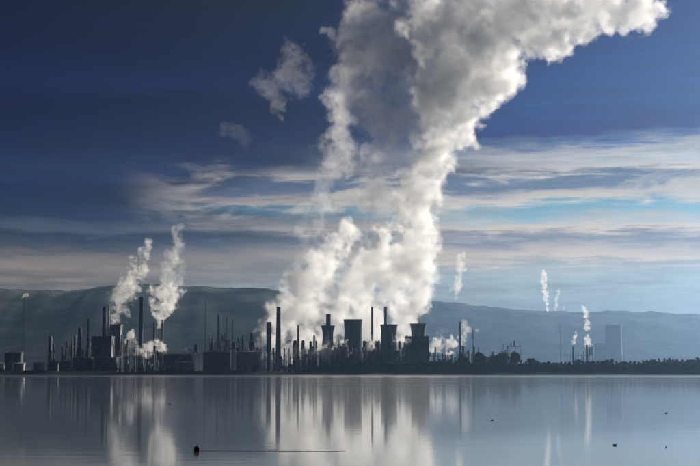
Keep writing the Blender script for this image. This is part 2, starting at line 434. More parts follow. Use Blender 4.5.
def frame_structure(x0, x1, top, Y, label, dep=22, levels=4, bays=3, vessels=True, seed=0, name='process_frame', group='open process structures'):
    """open steel frame with floors, posts, braces, vessels and pipes"""
    rnd = random.Random(seed); b = foot((x0 + x1) / 2, Y); H = at(0, top, Y).z - b.z; W = (x1 - x0) * Y / F
    t = thing(name, label, 'process unit', b, group)
    for i in range(bays + 1):
        for yv in (-dep / 2, dep / 2):
            h = H * rnd.choice((0.8, 1.0, 1.0, 0.92))
            boxes('post', [(-W / 2 + W * i / bays, yv, h / 2 - 0.5, 0.9, 0.9, h + 1)], M_STEEL, t)
    for k in range(1, levels + 1):
        z = H * k / (levels + 0.4)
        w_ = W * (1 if k < levels else rnd.uniform(0.5, 0.8)); ox = 0 if k < levels else (W - w_) / 2 * rnd.choice((-1, 1))
        fl = boxes('floor', [(ox, 0, z, w_ + 1.2, dep + 1.2, 0.5)], M_STEEL, t)
        boxes('guard_rail', [(ox, -dep / 2 - 0.5, z + 1.3, w_ + 1.2, 0.15, 0.2), (ox, dep / 2 + 0.5, z + 1.3, w_ + 1.2, 0.15, 0.2)], M_GALV, fl)
        if vessels:
            for q in range(rnd.randint(1, 3)):
                vx = ox + rnd.uniform(-0.4, 0.4) * w_; r = rnd.uniform(1.2, 2.6); vh = H / (levels + 0.4) * rnd.uniform(0.5, 1.1)
                lathe('drum', [(r * 0.5, z + 0.2), (r, z + 0.8), (r, z + vh - 0.6), (r * 0.5, z + vh), (0.01, z + vh + 0.15)], rnd.choice((M_GALV, M_STEEL, M_GREY)), t, 14, loc=(vx, rnd.uniform(-0.3, 0.3) * dep, 0))
    for i in range(bays):
        xa = -W / 2 + W * i / bays; xb = xa + W / bays; k = rnd.randint(0, levels - 1); za = H * k / (levels + 0.4); zb = H * (k + 1) / (levels + 0.4)
        bar('brace', (xa, -dep / 2 - 0.2, za), (xb, -dep / 2 - 0.2, zb), 0.3, M_STEEL, t, 6)
    for q in range(3):
        xv = rnd.uniform(-0.45, 0.45) * W
        bar('pipe', (xv, -dep / 2 - 1.2, 0), (xv, -dep / 2 - 1.2, H * rnd.uniform(0.6, 0.95)), 0.4, rnd.choice((M_GALV, M_RUST)), t)
    return t

def boiler_house(x0, x1, top, Y, label, dep=34, material=None, setback=None, group='boiler houses', name='boiler_house', cat='building', rows=5, cols=4, top_band=0.22, legs=True):
    """tall clad block: cladding panels between corner columns, dark louvre storey under the roof"""
    b = foot((x0 + x1) / 2, Y); H = at(0, top, Y).z - b.z; W = (x1 - x0) * Y / F; m = material or M_CLAD
    t = thing(name, label, cat, b, group)
    core = boxes('wall', [(0, 0, H * 0.48 - 0.5, W - 2.4, dep - 2.4, H * 0.96 + 1)], m, t)
    for i in range(cols):
        for j in range(rows):
            pw = (W - 3.4) / cols; ph = H * (0.94 - top_band) / rows
            boxes('panel', [(-W / 2 + 1.7 + pw * (i + 0.5), -dep / 2 + 1.05, ph * (j + 0.5) + 0.6, pw - 0.3, 0.3, ph - 0.3)], m, core)
    for sx in (-1, 1):
        for sy in (-1, 1):
            boxes('column', [(sx * (W / 2 - 0.9), sy * (dep / 2 - 0.9), H * 0.48 - 0.5, 2.0, 2.0, H * 0.96 + 1)], M_DARKCLAD, t)
    boxes('louvre_band', [(0, 0, H * (0.965 - top_band / 2), W - 1.0, dep - 1.0, H * top_band * 0.96)], M_DARKCLAD, t)
    for k in range(3):
        boxes('louvre', [(0, -dep / 2 + 0.35, H * (0.965 - top_band) + H * top_band * (k + 0.6) / 3.4, W - 3, 0.3, 0.9)], M_STEEL, t)
    rf = boxes('roof', [(0, 0, H * 0.975, W + 0.8, dep + 0.8, H * 0.022)], M_DARKCLAD, t)
    for sx in (-0.42, -0.1, 0.25, 0.43):
        boxes('roof_vent', [(sx * W, 0, H * 0.986 + 1.0, 2.2, 2.6, 2.4)], M_STEEL, rf)
    boxes('door', [(W * 0.2, -dep / 2 + 0.7, 2.6, 4, 0.3, 5.2)], M_DARKCLAD, t)
    return t

def shed(x0, x1, top, Y, label, dep=18, material=None, windows=5, group='low sheds by the tanks'):
    b = foot((x0 + x1) / 2, Y); H = at(0, top, Y).z - b.z; W = (x1 - x0) * Y / F; m = material or M_CLAD
    t = thing('shed', label, 'building', b, group); e = H * 0.75
    wl = boxes('wall', [(0, 0, e / 2 - 0.5, W, dep, e + 1)], m, t)
    v = [(-W / 2 - .5, -dep / 2 - .5, e), (W / 2 + .5, -dep / 2 - .5, e), (W / 2 + .5, dep / 2 + .5, e), (-W / 2 - .5, dep / 2 + .5, e), (-W / 2 - .5, 0, H), (W / 2 + .5, 0, H)]
    mesh_obj('roof', v, [(0, 1, 5, 4), (2, 3, 4, 5), (0, 4, 3), (1, 2, 5), (3, 2, 1, 0)], M_GALV if material is M_WHITE else M_DARKCLAD, t)
    for i in range(windows):
        xw = -W / 2 + W * (i + 0.5) / windows
        fw = boxes('window', [(xw, -dep / 2 - 0.05, e * 0.6, min(2.4, W / windows * .6), 0.2, 1.6)], M_GALV, t)
        boxes('pane', [(xw, -dep / 2 - 0.17, e * 0.6, min(2.0, W / windows * .5), 0.06, 1.2)], M_DARKCLAD, fw)
    boxes('door', [(W * 0.33, -dep / 2 - 0.08, 1.6, 3, 0.2, 3.6)], M_STEEL, t)
    return t

def mast(px, top, Y, label, wid=1.0, flare=False, name='lattice_mast', cat='mast', group=None, material=None):
    """slender guyed lattice: three legs, cross rings, tip"""
    b = foot(px, Y); H = at(px, top, Y).z - b.z; r = max(0.9, wid * Y / F / 2); m = material or M_STEEL
    t = thing(name, label, cat, b, group)
    for k in range(3):
        a = 2 * math.pi * k / 3 + 0.5
        bar('leg', (r * 1.5 * math.cos(a), r * 1.5 * math.sin(a), -0.5), (r * 0.8 * math.cos(a), r * 0.8 * math.sin(a), H * 0.96), 0.28, m, t, 6)
    n = int(H / 5)
    for i in range(1, n):
        u = i / n; rr = r * (1.5 - 0.7 * u)
        lathe('cross_ring', [(rr - 0.15, H * 0.96 * u), (rr + 0.15, H * 0.96 * u), (rr + 0.15, H * 0.96 * u + 0.3), (rr - 0.15, H * 0.96 * u + 0.3)], m, t, 6, closed=True)
    lathe('riser', [(0.45, 0), (0.45, H * 0.97), (0.75, H * 0.975), (0.75, H), (0.01, H)], m, t, 10)
    if flare:
        lathe('flare_tip', [(0.8, H), (1.3, H + 1), (1.3, H + 3), (0.9, H + 3), (0.9, H + 0.5)], M_STEEL, t, 12)
        lathe('platform', [(r, H * 0.93), (r + 1.6, H * 0.93), (r + 1.6, H * 0.93 + .3), (r, H * 0.93 + .3)], M_STEEL, t, 14, closed=True)
    for k in range(3):
        a = 2 * math.pi * k / 3 + 0.5; g = H * 0.3
        bar('guy_wire', (r * math.cos(a), r * math.sin(a), H * 0.8), (g * math.cos(a), abs(g * math.sin(a)), 0), 0.06, M_STEEL, t, 4)
    return t

# ------------------------------------------------------------------ plant: what stands where
# left end
tank(-9, 4.2, 362.5, 2400, 'white low tank at the far end of the shore row', M_WHITE)
tank(12, 25, 362.5, 2400, 'white low tank in front of the tall dark tank', M_WHITE)
tank(32, 45, 362.5, 2400, 'white low tank standing right of the thin flare mast', M_WHITE)
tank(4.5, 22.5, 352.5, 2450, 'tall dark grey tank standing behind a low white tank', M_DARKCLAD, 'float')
mast(22.5, 299, 2520, 'thin flare mast with a wisp of steam, beside the tall dark tank', 1.2, True, 'flare_mast', 'flare stack')
column(49.5, 3.4, 336, 2580, 'short process column standing alone by the low white tanks', None, 0, 2)
column(53.5, 1.4, 344, 2580, 'thin short pipe column beside a lone process column', None, 0, 2, pipe=False)
shed(48.5, 59, 361, 2520, 'long dark shed right of the low white tanks', 20, M_DARKCLAD, 6)
tank(59, 72, 361, 2490, 'small dark tank between shed and pale rimmed tanks', M_GREY, 'cone')
shed(68.5, 73, 368, 2395, 'tiny pale hut at the foot of a pale rimmed tank', 6, M_WHITE, 1)
tank(72.5, 93.5, 357.5, 2420, 'grey pale rimmed tank below two slim columns', M_GREY, 'float')
tank(95.5, 118.5, 357.5, 2415, 'grey pale rimmed tank in front of the framed boiler house', M_GREY, 'float')
column(71.5, 1.2, 337, 2560, 'thin faint column standing next to a slim pair', None, 0, 2, pipe=False)
column(79, 4.2, 327, 2530, 'stout process column with platforms left of the thin one', None, 0.25, 4)
column(87.5, 1.7, 318, 2530, 'thin tall process column left of the framed boiler house', None, 0, 4, pipe=False)
boiler_house(92.8, 112.5, 336, 2500, 'dark framed boiler house with big corner columns beneath a thick chimney', 34, M_CLAD, rows=4, cols=3)
stack(103.5, 3.8, 307, 2560, 'thick dark chimney rising behind the framed boiler house', M_BRICK, 0.9, decks=(0.9, 0.6))
stack(108, 1.6, 305, 2560, 'slim bright metal chimney beside a thick dark one', M_GALV, 0.95, decks=(0.95,))
boiler_house(109.5, 121, 324, 2590, 'plain tall block behind the framed boiler house, under slanting steam', 30, M_CLAD, rows=5, cols=2, top_band=0.08)
frame_structure(120, 137, 344, 2500, 'low open structure wrapped in steam right of the framed boiler house', 20, 3, 3, seed=4)
stack(140.3, 4.0, 297, 2510, 'tallest dark chimney between the two slanting steam plumes', M_BRICK, 0.85, decks=(0.92, 0.55))
stack(153.5, 2.0, 323, 2520, 'short dark chimney under a slanting steam plume', M_BRICK, 0.9, decks=(0.92,))
stack(161.8, 1.8, 320, 2540, 'short galvanised chimney releasing the right slanting plume', M_GALV, 0.9, decks=(0.92,))
frame_structure(143, 163, 350, 2470, 'dark low structure among puffs right of the tallest left chimney', 22, 3, 4, seed=9)
tank(139.5, 143.2, 358, 2400, 'narrow upright white tank at the water side', M_WHITE, 'cone', stair=False)
tank(163, 194, 352.5, 2460, 'broad blue grey tank with a pale wisp above it', M_GREY, 'cone')
tank(176, 194.3, 361.5, 2398, 'low white tank in front of the broad blue grey tank', M_WHITE, 'cone')
mast(205, 301, 2560, 'tall lone lattice mast behind the blue grey tanks', 1.1)
tank(203, 231, 350.5, 2412, 'broad blue grey tank below the lone lattice mast', M_GREY, 'cone')
tank(236, 263.5, 350.5, 2412, 'broad tank with brightly sunlit flank left of the black chimneys', M_WHITE, 'cone')
stack(217.8, 1.7, 314, 2560, 'dark slim chimney at the left of a row of three', M_BRICK, 0.95, decks=(0.95, 0.6))
stack(220.3, 0.9, 315, 2570, 'bright slim flue paired with a dark slim chimney', M_GALV, 0.95, decks=())
stack(226.5, 1.3, 317, 2600, 'grey slim chimney in the middle of a row of three', M_CONC, 0.95, decks=(0.95,))
stack(232.3, 1.3, 320, 2620, 'shortest slim chimney in a row of three', M_CONC, 0.95, decks=(0.95,))
frame_structure(216, 228, 338, 2520, 'cluttered dark structure below the row of slim chimneys', 26, 5, 3, seed=21)
frame_structure(229, 244, 340, 2510, 'cluttered lower structure right of the slim chimneys', 24, 5, 3, seed=22)
column(239.5, 1.4, 341, 2490, 'small bright column on the right of the cluttered structures', M_GALV, 0, 2)
column(251, 3.2, 333, 2560, 'dim stout column between cluttered structures and steam', None, 0.2, 3)
frame_structure(246, 258, 345, 2530, 'low structure at the left edge of the steam bank', 20, 3, 2, seed=23)
# centre left
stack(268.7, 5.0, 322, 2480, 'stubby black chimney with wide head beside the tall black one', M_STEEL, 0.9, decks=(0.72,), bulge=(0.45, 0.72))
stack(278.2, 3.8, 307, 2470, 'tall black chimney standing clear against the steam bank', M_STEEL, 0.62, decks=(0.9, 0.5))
frame_structure(264, 284, 351, 2450, 'black low structure at the feet of the two black chimneys', 22, 3, 4, seed=31)
shed(276, 281.5, 358, 2400, 'small white shed below the tall black chimney', 10, M_WHITE, 2)
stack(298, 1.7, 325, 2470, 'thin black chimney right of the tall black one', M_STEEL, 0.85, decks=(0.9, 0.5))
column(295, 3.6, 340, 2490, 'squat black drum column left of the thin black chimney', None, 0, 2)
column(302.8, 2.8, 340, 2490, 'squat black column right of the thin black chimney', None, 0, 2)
frame_structure(286, 308, 355, 2455, 'low black pipe structure around the thin chimney', 20, 2, 5, seed=33)
tank(302.5, 306.5, 357, 2400, 'narrow gleaming white tank near the start of the bank', M_WHITE, 'cone', stair=False)
tank(297, 300.5, 360, 2400, 'narrow pale tank next to a gleaming white one', M_WHITE, 'cone', stair=False)
column(314, 1.8, 335, 2520, 'small column poking from steam left of the bell shaped tower', None, 0, 2)
column(310.5, 2.4, 341, 2530, 'low stout column half lost in the steam bank', None, 0, 1)
frame_structure(306, 320, 351, 2480, 'low structure left of the bell shaped tower', 20, 2, 3, seed=35)
# centre
cooling_tower(327.8, 13.6, 326, 2520, 'narrow bell shaped cooling tower with a stubby chimney behind it', 20, 0.78)
stack(328.3, 4.6, 314, 2590, 'stubby chimney showing above the bell shaped cooling tower', M_CONC, 0.95, decks=(0.85,))
boiler_house(331, 344, 344, 2470, 'low blue grey block between bell shaped and broad cooling towers', 28, M_CLAD, rows=3, cols=3, top_band=0.12)
cooling_tower(353, 18.6, 320, 2560, 'broad dark cooling tower in the middle with no chimney near', 22.5, 0.93)
frame_structure(337, 350, 350, 2440, 'low pipe structure in front of the broad cooling tower', 18, 2, 3, seed=41)
stack(372.2, 2.0, 307, 2490, 'slim tall chimney right of the broad cooling tower', M_BRICK, 0.85, decks=(0.93, 0.6))
boiler_house(363, 380, 341, 2480, 'wide low boiler house beneath the slim tall chimney', 34, M_CLAD, rows=3, cols=4, top_band=0.14)
cooling_tower(389, 17, 325, 2540, 'cooling tower with a slim chimney rising straight behind its mouth', 27, 0.93)
stack(385.6, 2.8, 307, 2640, 'slim chimney standing behind a cooling tower mouth', M_BRICK, 0.9, decks=(0.93,))
boiler_house(376, 396, 346, 2460, 'blue grey block in front of the chimney backed cooling tower', 30, M_CLAD, rows=3, cols=5, top_band=0.1)
stack(392, 1.6, 334, 2450, 'short pale flue on the blue grey block', M_GALV, 0.95, decks=())
cooling_tower(418.5, 16.5, 324, 2560, 'right cooling tower above a dark framed block, feeding the highest plume', 24, 0.84)
stack(419, 2.6, 312.5, 2650, 'chimney with flared crown above the right cooling tower', M_BRICK, 0.95, decks=(0.9,), crown=True)
boiler_house(405.3, 428.3, 336, 2480, 'big square framed block in front of the right cooling tower', 40, M_CLAD, rows=5, cols=4, top_band=0.26)
frame_structure(429, 452, 353, 2500, 'low hazy pipe structure right of the big square block', 22, 2, 5, seed=51)
# right of centre
stack(460.3, 1.8, 322, 2600, 'slim grey chimney beyond the wisps near shore trees', M_CONC, 0.95, decks=(0.93,))
column(473.3, 1.2, 328, 2640, 'thin pale column right of the slim grey chimney', M_GALV, 0, 3, pipe=False)
tank(491.5, 494.5, 352, 2560, 'narrow white tank glinting between two shore trees', M_WHITE, 'cone', stair=False)
frame_structure(452, 478, 351, 2600, 'low hazy structure around the slim grey chimney', 22, 2, 5, seed=52)
frame_structure(503, 521, 344, 3600, 'pale hazy structure seen between shore trees', 30, 4, 3, seed=53)
shed(484, 489, 357, 2500, 'white gabled shed between shore trees', 12, M_WHITE, 2)
# far right
mast(561, 322, 6000, 'slender dim mast among the small bright steam jets', 1.0)
cooling_tower(614, 17, 325, 11000, 'faint hazy cooling tower far beyond the tree belt', 21, 0.92)
boiler_house(596, 606, 343, 10900, 'faint low block left of the hazy cooling tower', 50, M_CLAD, rows=3, cols=3)
stack(624, 1.1, 328, 10500, 'pale slim chimney right of the hazy cooling tower', M_WHITE, 0.95, decks=())
stack(609, 0.9, 346, 10500, 'short pale flue in front of the hazy cooling tower', M_WHITE, 0.95, decks=())
stack(587.3, 2.4, 345, 4000, 'stubby vent stack under the puffing steam jet', M_CONC, 0.95, decks=())
stack(573.6, 1.6, 346, 4000, 'short vent stack under a small bright steam jet', M_CONC, 0.95, decks=())
frame_structure(566, 594, 352, 4050, 'hazy low structure below the small steam jets', 40, 2, 5, seed=61)

# crowded background of the works: slim columns, frames, racks and small tanks that only their place tells apart
rb = random.Random(12)
def scatter(x0, x1, n, f):
    for i in range(n): f(x0 + (x1 - x0) * (i + rb.random()) / n)
scatter(60, 160, 22, lambda x: column(x, rb.uniform(0.9, 2.2), rb.uniform(334, 352), rb.uniform(2560, 2680), 'slim dark column crowded behind the left works', None, rb.choice((0, 0, 0.25)), 2, 'slim columns behind the left works', pipe=False))
scatter(206, 262, 14, lambda x: column(x, rb.uniform(0.9, 2.0), rb.uniform(332, 348), rb.uniform(2560, 2680), 'slim dark column crowded behind the broad blue grey tanks', None, rb.choice((0, 0, 0.25)), 2, 'slim columns behind the broad tanks', pipe=False))
scatter(284, 322, 10, lambda x: column(x, rb.uniform(1.0, 2.2), rb.uniform(340, 352), rb.uniform(2500, 2560), 'slim black column standing in the steam near the thin black chimney', None, 0, 2, 'slim columns in the steam bank', pipe=False))
scatter(336, 404, 10, lambda x: column(x, rb.uniform(1.0, 2.0), rb.uniform(338, 350), rb.uniform(2425, 2445), 'slim column rising before the central cooling towers', rb.choice((None, M_GALV)), 0, 2, 'slim columns before the towers', pipe=False))
scatter(430, 482, 10, lambda x: column(x, rb.uniform(0.8, 1.6), rb.uniform(342, 353), rb.uniform(2560, 2720), 'slim hazy column right of the big square block', rb.choice((None, M_CONC)), 0, 2, 'slim columns right of the square block', pipe=False))
for k, x in enumerate((62, 76, 150, 186, 210, 245)):
    frame_structure(x, x + rb.uniform(9, 15), rb.uniform(343, 350), 2600 + 12 * k, 'open pipe frame crowded behind the left tanks', 18, 3, 3, seed=80 + k, group='open pipe frames behind the tanks')
for k, x in enumerate((334, 346, 358, 371, 396)):
    frame_structure(x, x + rb.uniform(9, 12), rb.uniform(345, 351), 2425 + 3 * (k % 2), 'low pipe frame before the central cooling towers', 14, 3, 3, seed=90 + k, group='low pipe frames before the towers')
def pipe_rack(x0, x1, Y, h, label, group):
    b = foot((x0 + x1) / 2, Y); W = (x1 - x0) * Y / F
    t = thing('pipe_rack', label, 'pipe rack', b, group)
    n = max(2, int(W / 9))
    for i in range(n + 1):
        xx = -W / 2 + W * i / n
        for yv in (-2.5, 2.5): boxes('post', [(xx, yv, h / 2 - 0.4, 0.6, 0.6, h + 0.8)], M_STEEL, t)
        boxes('cross_beam', [(xx, 0, h * 0.95, 0.5, 5.8, 0.5)], M_STEEL, t)
    for k in range(4):
        r = rb.uniform(0.25, 0.5); bar('pipe', (-W / 2 - 1, -2.1 + k * 1.4, h * 0.95 + 0.26 + r), (W / 2 + 1, -2.1 + k * 1.4, h * 0.95 + 0.26 + r), r, rb.choice((M_GALV, M_RUST, M_STEEL)), t)
for x0, x1 in ((54, 72), (119, 139), (144, 172), (266, 300),):
    pipe_rack(x0, x1, 2385, rb.uniform(7, 10), 'pipe rack on steel posts along the flat shore', 'pipe racks along the shore')
scatter(120, 170, 4, lambda x: tank(x, x + rb.uniform(3, 5), rb.uniform(363, 366), 2378, 'small pale tank by the pipe racks of the left works', M_WHITE, 'cone', 'small pale tanks by the pipe racks', False))
scatter(264, 306, 4, lambda x: tank(x, x + rb.uniform(2.5, 4), rb.uniform(361, 366), 2378, 'small pale tank at the feet of the black chimneys', M_WHITE, 'cone', 'small pale tanks by the black chimneys', False))

# ------------------------------------------------------------------ vegetation
def leaf_mat(name, color):
    return mat(name, color, 0.85, var=0.55, scale=0.35, spec=0.05)
M_LEAF = [leaf_mat('dark_foliage', (0.035, 0.05, 0.025)), leaf_mat('mixed_foliage', (0.05, 0.06, 0.03)), leaf_mat('dull_foliage', (0.05, 0.05, 0.035))]
M_BARK = mat('bark', (0.06, 0.05, 0.04), 0.95, var=0.4, scale=0.8)

def crown_mesh(seed, H, Rr, z0, n, leaf):
    rnd = random.Random(seed); lobes = []
    for _ in range(rnd.randint(6, 9)):
        a = rnd.random() * 6.28; q = rnd.random() ** 0.6 * 0.62 * Rr; z = z0 + (H - z0) * rnd.uniform(0.12, 0.84)
        lobes.append((Vector((q * math.cos(a), q * math.sin(a), z)), Rr * rnd.uniform(0.34, 0.58)))
    v = []; f = []
    for _ in range(n):
        c, r = rnd.choice(lobes)
        d = Vector([rnd.gauss(0, 1) for _ in range(3)]).normalized(); p = c + d * r * rnd.uniform(0.55, 1.08); p.z = min(p.z, H * 1.02)
        u = d.orthogonal().normalized(); u.rotate(Matrix.Rotation(rnd.random() * 6.28, 3, d)); k = d.cross(u)
        u = (u + d * rnd.uniform(-.6, .6)).normalized(); s = leaf * rnd.uniform(0.6, 1.4); b = len(v)
        v += [p - u * s, p + k * s * 0.7, p + u * s * 1.1, p - k * s * 0.7]; f.append((b, b + 1, b + 2, b + 3))
    return v, f, lobes

TREES = []
for sd_ in range(5):
    H = (15, 18, 13, 16, 20)[sd_]; Rr = (7.5, 8, 8.5, 6, 7.5)[sd_]
    v, f, lobes = crown_mesh(100 + sd_, H, Rr, H * 0.08, 1500, 0.95)
    mc = bpy.data.meshes.new('crown'); mc.from_pydata([tuple(p) for p in v], [], f); mc.materials.append(M_LEAF[sd_ % 3])
    bv = []; bf = []
    def limb(a, b, r0, r1):
        d = b - a; q = d.to_track_quat('Z', 'Y'); s0 = len(bv)
        for z, r in ((0, r0), (0.5, (r0 + r1) / 2), (1, r1)):
            for s in range(7):
                t_ = 6.283 * s / 7; bv.append(tuple(a + q @ Vector((r * math.cos(t_), r * math.sin(t_), z * d.length))))
        for j in range(2):
            for s in range(7): bf.append((s0 + j * 7 + s, s0 + j * 7 + (s + 1) % 7, s0 + j * 7 + 7 + (s + 1) % 7, s0 + j * 7 + 7 + s))
    fork = Vector((0.2, 0, H * 0.3)); limb(Vector((0, 0, -1)), fork, 0.5, 0.34)
    for c, r in lobes: limb(fork, c, 0.26, 0.06)
    mt = bpy.data.meshes.new('trunk'); mt.from_pydata(bv, [], bf); mt.materials.append(M_BARK)
    TREES.append((mc, mt, H))
BUSH = []
for sd_ in range(5):
    v, f, _ = crown_mesh(200 + sd_, 5.0, 4.6, 0.1, 380, 0.55)
    m_ = bpy.data.meshes.new('shrub'); m_.from_pydata([tuple(p) for p in v], [], f); m_.materials.append(M_LEAF[sd_ % 3]); BUSH.append(m_)

def tree(px, Y, top, kind, label, group, name='broadleaf_tree', rs=None):
    mc, mt, H = TREES[kind % 5]; b = foot(px, Y); s = max(0.35, (at(px, top, Y).z - b.z) / H)
    t = thing(name, label, 'tree', b, group, (rs or random).random() * 6.28)
    t.scale = (s * 1.02, s, s)
    for nm, me in (('trunk', mt), ('crown', mc)):
        o = bpy.data.objects.new(nm, me); C.objects.link(o); o.parent = t
    return t

rt = random.Random(77)
for px, top, k, lb in ((463.5, 352.5, 1, 'round shore tree standing below the slim grey chimney'), (481, 352.5, 0, 'dense shore tree between slim chimney and white glinting tank'),
                       (498.5, 352, 2, 'broad shore tree right of the white glinting tank'), (516, 351.5, 3, 'upright shore tree in front of the pale hazy structure'),
                       (532, 355, 4, 'small shore tree where the tree belt begins')):
    tree(px, 2385, top, k, lb, 'single trees on the bank', rs=rt)
for row in range(3):
    px = 530.0 + row * 1.3
    while px < 724:
        base = 361.0 + 1.0 * math.sin(px * 0.06) - (1.6 if px > 640 else 0) + row * 1.6
        tree(px, 2376 - row * 16 + rt.uniform(-6, 6), base + rt.uniform(-1.4, 1.8), rt.randrange(5), 'leafy tree in the dark belt along the shore', 'trees of the shore belt', rs=rt)
        px += rt.uniform(3.2, 5.4)
px = 440.0
while px < 540:
    tree(px, 2358 + rt.uniform(-8, 14), 361 + rt.uniform(-1.0, 2.5), rt.randrange(5), 'low leafy tree on the bank below single trees', 'low trees on the bank', rs=rt)
    px += rt.uniform(4.5, 8)
for px in (247, 256, 284, 291, 309, 316):
    tree(px + rt.uniform(-1, 1), 2392, 364.5 + rt.uniform(-1.5, 1.5), rt.randrange(5), 'low dark tree by the structures near the black chimneys', 'low trees by the structures', rs=rt)
def bush(px, Y, s, label, group):
    b = foot(px, Y); o = bpy.data.objects.new('shrub', BUSH[rt.randrange(5)]); C.objects.link(o)
    o.location = b; o.rotation_euler.z = rt.random() * 6.28; o.scale = (s * 1.2, s, s * rt.uniform(0.6, 1.0))
    tag(o, label, 'shrub', group)
px = 300.0
while px < 705:
    bush(px, SHORE + 62 + rt.uniform(-16, 8), rt.uniform(0.5, 1.15), 'dark shrub growing on the long grassy bank', 'shrubs on the bank')
    px += rt.uniform(2.6, 6.0)
px = 46.0
while px < 300:
    bush(px, SHORE + 40 + rt.uniform(-8, 22), rt.uniform(0.35, 0.9), 'dark shrub on the flat shore before the tanks', 'shrubs before the tanks')
    px += rt.uniform(3.0, 8.0)

# ------------------------------------------------------------------ on the water
def on_water(px, py):
    d = ray(px, py); k = -CAM_H / d.z
    return Vector((d.x * k, k, 0))
M_BLACK = mat('black_rubber', (0.012, 0.012, 0.014), 0.6, var=0.3, scale=4)
def buoy(px, py):
    p = on_water(px, py); t = thing('mooring_buoy', 'black barrel shaped mooring buoy with a floating line', 'buoy', p)
    lathe('barrel', [(0.01, -0.25), (0.12, -0.25), (0.17, -0.18), (0.185, 0.0), (0.185, 0.22), (0.17, 0.30), (0.10, 0.335), (0.01, 0.34)], M_BLACK, t, 24)
    for z in (0.04, 0.2): lathe('hoop', [(0.184, z), (0.2, z), (0.2, z + 0.03), (0.184, z + 0.03)], M_BLACK, t, 24, closed=True)
    lathe('post', [(0.03, 0.33), (0.03, 0.38), (0.01, 0.385)], M_STEEL, t, 10)
    r_ = [(0.05 * math.cos(a), 0.42 + 0.05 * math.sin(a)) for a in np.linspace(0, 6.283, 13)[:-1]]
    v = []; f = []
    for i, (x, z) in enumerate(r_):
        a = math.atan2(z - 0.42, x)
        for b_ in range(5):
            q = 6.283 * b_ / 5; k = 0.012 * math.cos(q)
            v.append((x + k * math.cos(a), 0.012 * math.sin(q), z + k * math.sin(a)))
    for i in range(12):
        for b_ in range(5): f.append((i * 5 + b_, i * 5 + (b_ + 1) % 5, ((i + 1) % 12) * 5 + (b_ + 1) % 5, ((i + 1) % 12) * 5 + b_))
    mesh_obj('lifting_eye', v, f, M_STEEL, t)
    return p
bp_ = buoy(197, 451.5)
def rope(name, label, pts, r):
    P = [on_water(*p) for p in pts]; base = P[0]
    v = []; f = []; n = 90; rr = random.Random(5)
    tot = len(P) - 1
    for i in range(n + 1):
        u = i / n * tot; k = min(tot - 1, int(u)); q = P[k].lerp(P[k + 1], u - k) - base
        q.y += 0.06 * math.sin(i * 0.7) + 0.03 * math.sin(i * 1.9)
        for s in range(6):
            a = 6.283 * s / 6; v.append((q.x, q.y + r * math.cos(a), r * 0.5 + r * math.sin(a)))
    for i in range(n):
        for s in range(6): f.append((i * 6 + s, i * 6 + (s + 1) % 6, i * 6 + 6 + (s + 1) % 6, i * 6 + 6 + s))
    o = mesh_obj(name, v, f, mat('wet_rope', (0.06, 0.06, 0.06), 0.7, scale=3), None, True, loc=base); tag(o, label, 'rope')
rope('floating_line', 'thin dark line floating on the water beside the black buoy', [(200.5, 451), (250, 451.2), (300, 451.4), (345, 451.6)], 0.012)

def duck(px, py, heading, size, label):
    p = on_water(px, py)
    t = thing('water_bird', label, 'bird', p, 'birds resting on the water', heading); t.scale = (size,) * 3
    bm = bmesh.new()
    prof = [(-0.30, 0.01, 0.10), (-0.24, 0.05, 0.09), (-0.15, 0.09, 0.07), (0.0, 0.115, 0.06), (0.12, 0.10, 0.07), (0.18, 0.06, 0.11), (0.20, 0.042, 0.16), (0.215, 0.035, 0.20), (0.24, 0.046, 0.235), (0.28, 0.035, 0.235), (0.305, 0.012, 0.225)]
    rings = []
    for x, r, z in prof:
        rings.append([bm.verts.new((x, r * math.cos(6.283 * s / 10) * 1.05, z + r * math.sin(6.283 * s / 10) * 0.85)) for s in range(10)])
    for a, b in zip(rings, rings[1:]):
        for s in range(10): bm.faces.new((a[s], a[(s + 1) % 10], b[(s + 1) % 10], b[s]))
    bm.faces.new(rings[0]); bm.faces.new(list(reversed(rings[-1])))
    me = bpy.data.meshes.new('body'); bmesh.ops.recalc_face_normals(bm, faces=bm.faces); bm.to_mesh(me); bm.free()
    me.polygons.foreach_set('use_smooth', [True] * len(me.polygons)); me.materials.append(mat('dark_plumage', (0.09, 0.085, 0.08), 0.8, var=0.4, scale=9))
    o = bpy.data.objects.new('body', me); C.objects.link(o); o.parent = t
    mesh_obj('beak', [(0.30, -0.012, 0.222), (0.30, 0.012, 0.222), (0.30, 0, 0.24), (0.36, 0, 0.215)], [(0, 1, 3), (1, 2, 3), (2, 0, 3), (0, 2, 1)], mat('dull_beak', (0.15, 0.11, 0.04), 0.6, scale=5), t)
    return t
duck(170, 404.5, 0.4, 0.75, 'dark bird floating alone beside the reflected left steam plume')
duck(492, 420.5, 2.7, 0.6, 'dark bird floating right of the reflected highest plume')
duck(615, 445.5, 0.2, 0.6, 'dark bird floating closest below a small reflected steam jet')
duck(666, 413.5, 2.9, 0.65, 'dark bird farthest out on the pale side of the water')
duck(666, 447.5, 1.4, 0.45, 'small dim bird on the water with its back to the shore')


# ------------------------------------------------------------------ steam
def fft_noise(shape, beta, lo, seed):
    """smooth random field with a power-law spectrum, unit variance"""
    g = np.random.default_rng(seed)
    W = np.fft.rfftn(g.standard_normal(shape).astype(np.float32))
    kx = np.fft.fftfreq(shape[0])[:, None, None]; ky = np.fft.fftfreq(shape[1])[None, :, None]; kz = np.fft.rfftfreq(shape[2])[None, None, :]
    k = np.sqrt(kx * kx + ky * ky + kz * kz)
    amp = 1.0 / (k * k + lo * lo) ** (beta / 4)
    amp[0, 0, 0] = 0
    n = np.fft.irfftn(W * amp, s=shape)
    return (n / n.std()).astype(np.float32)

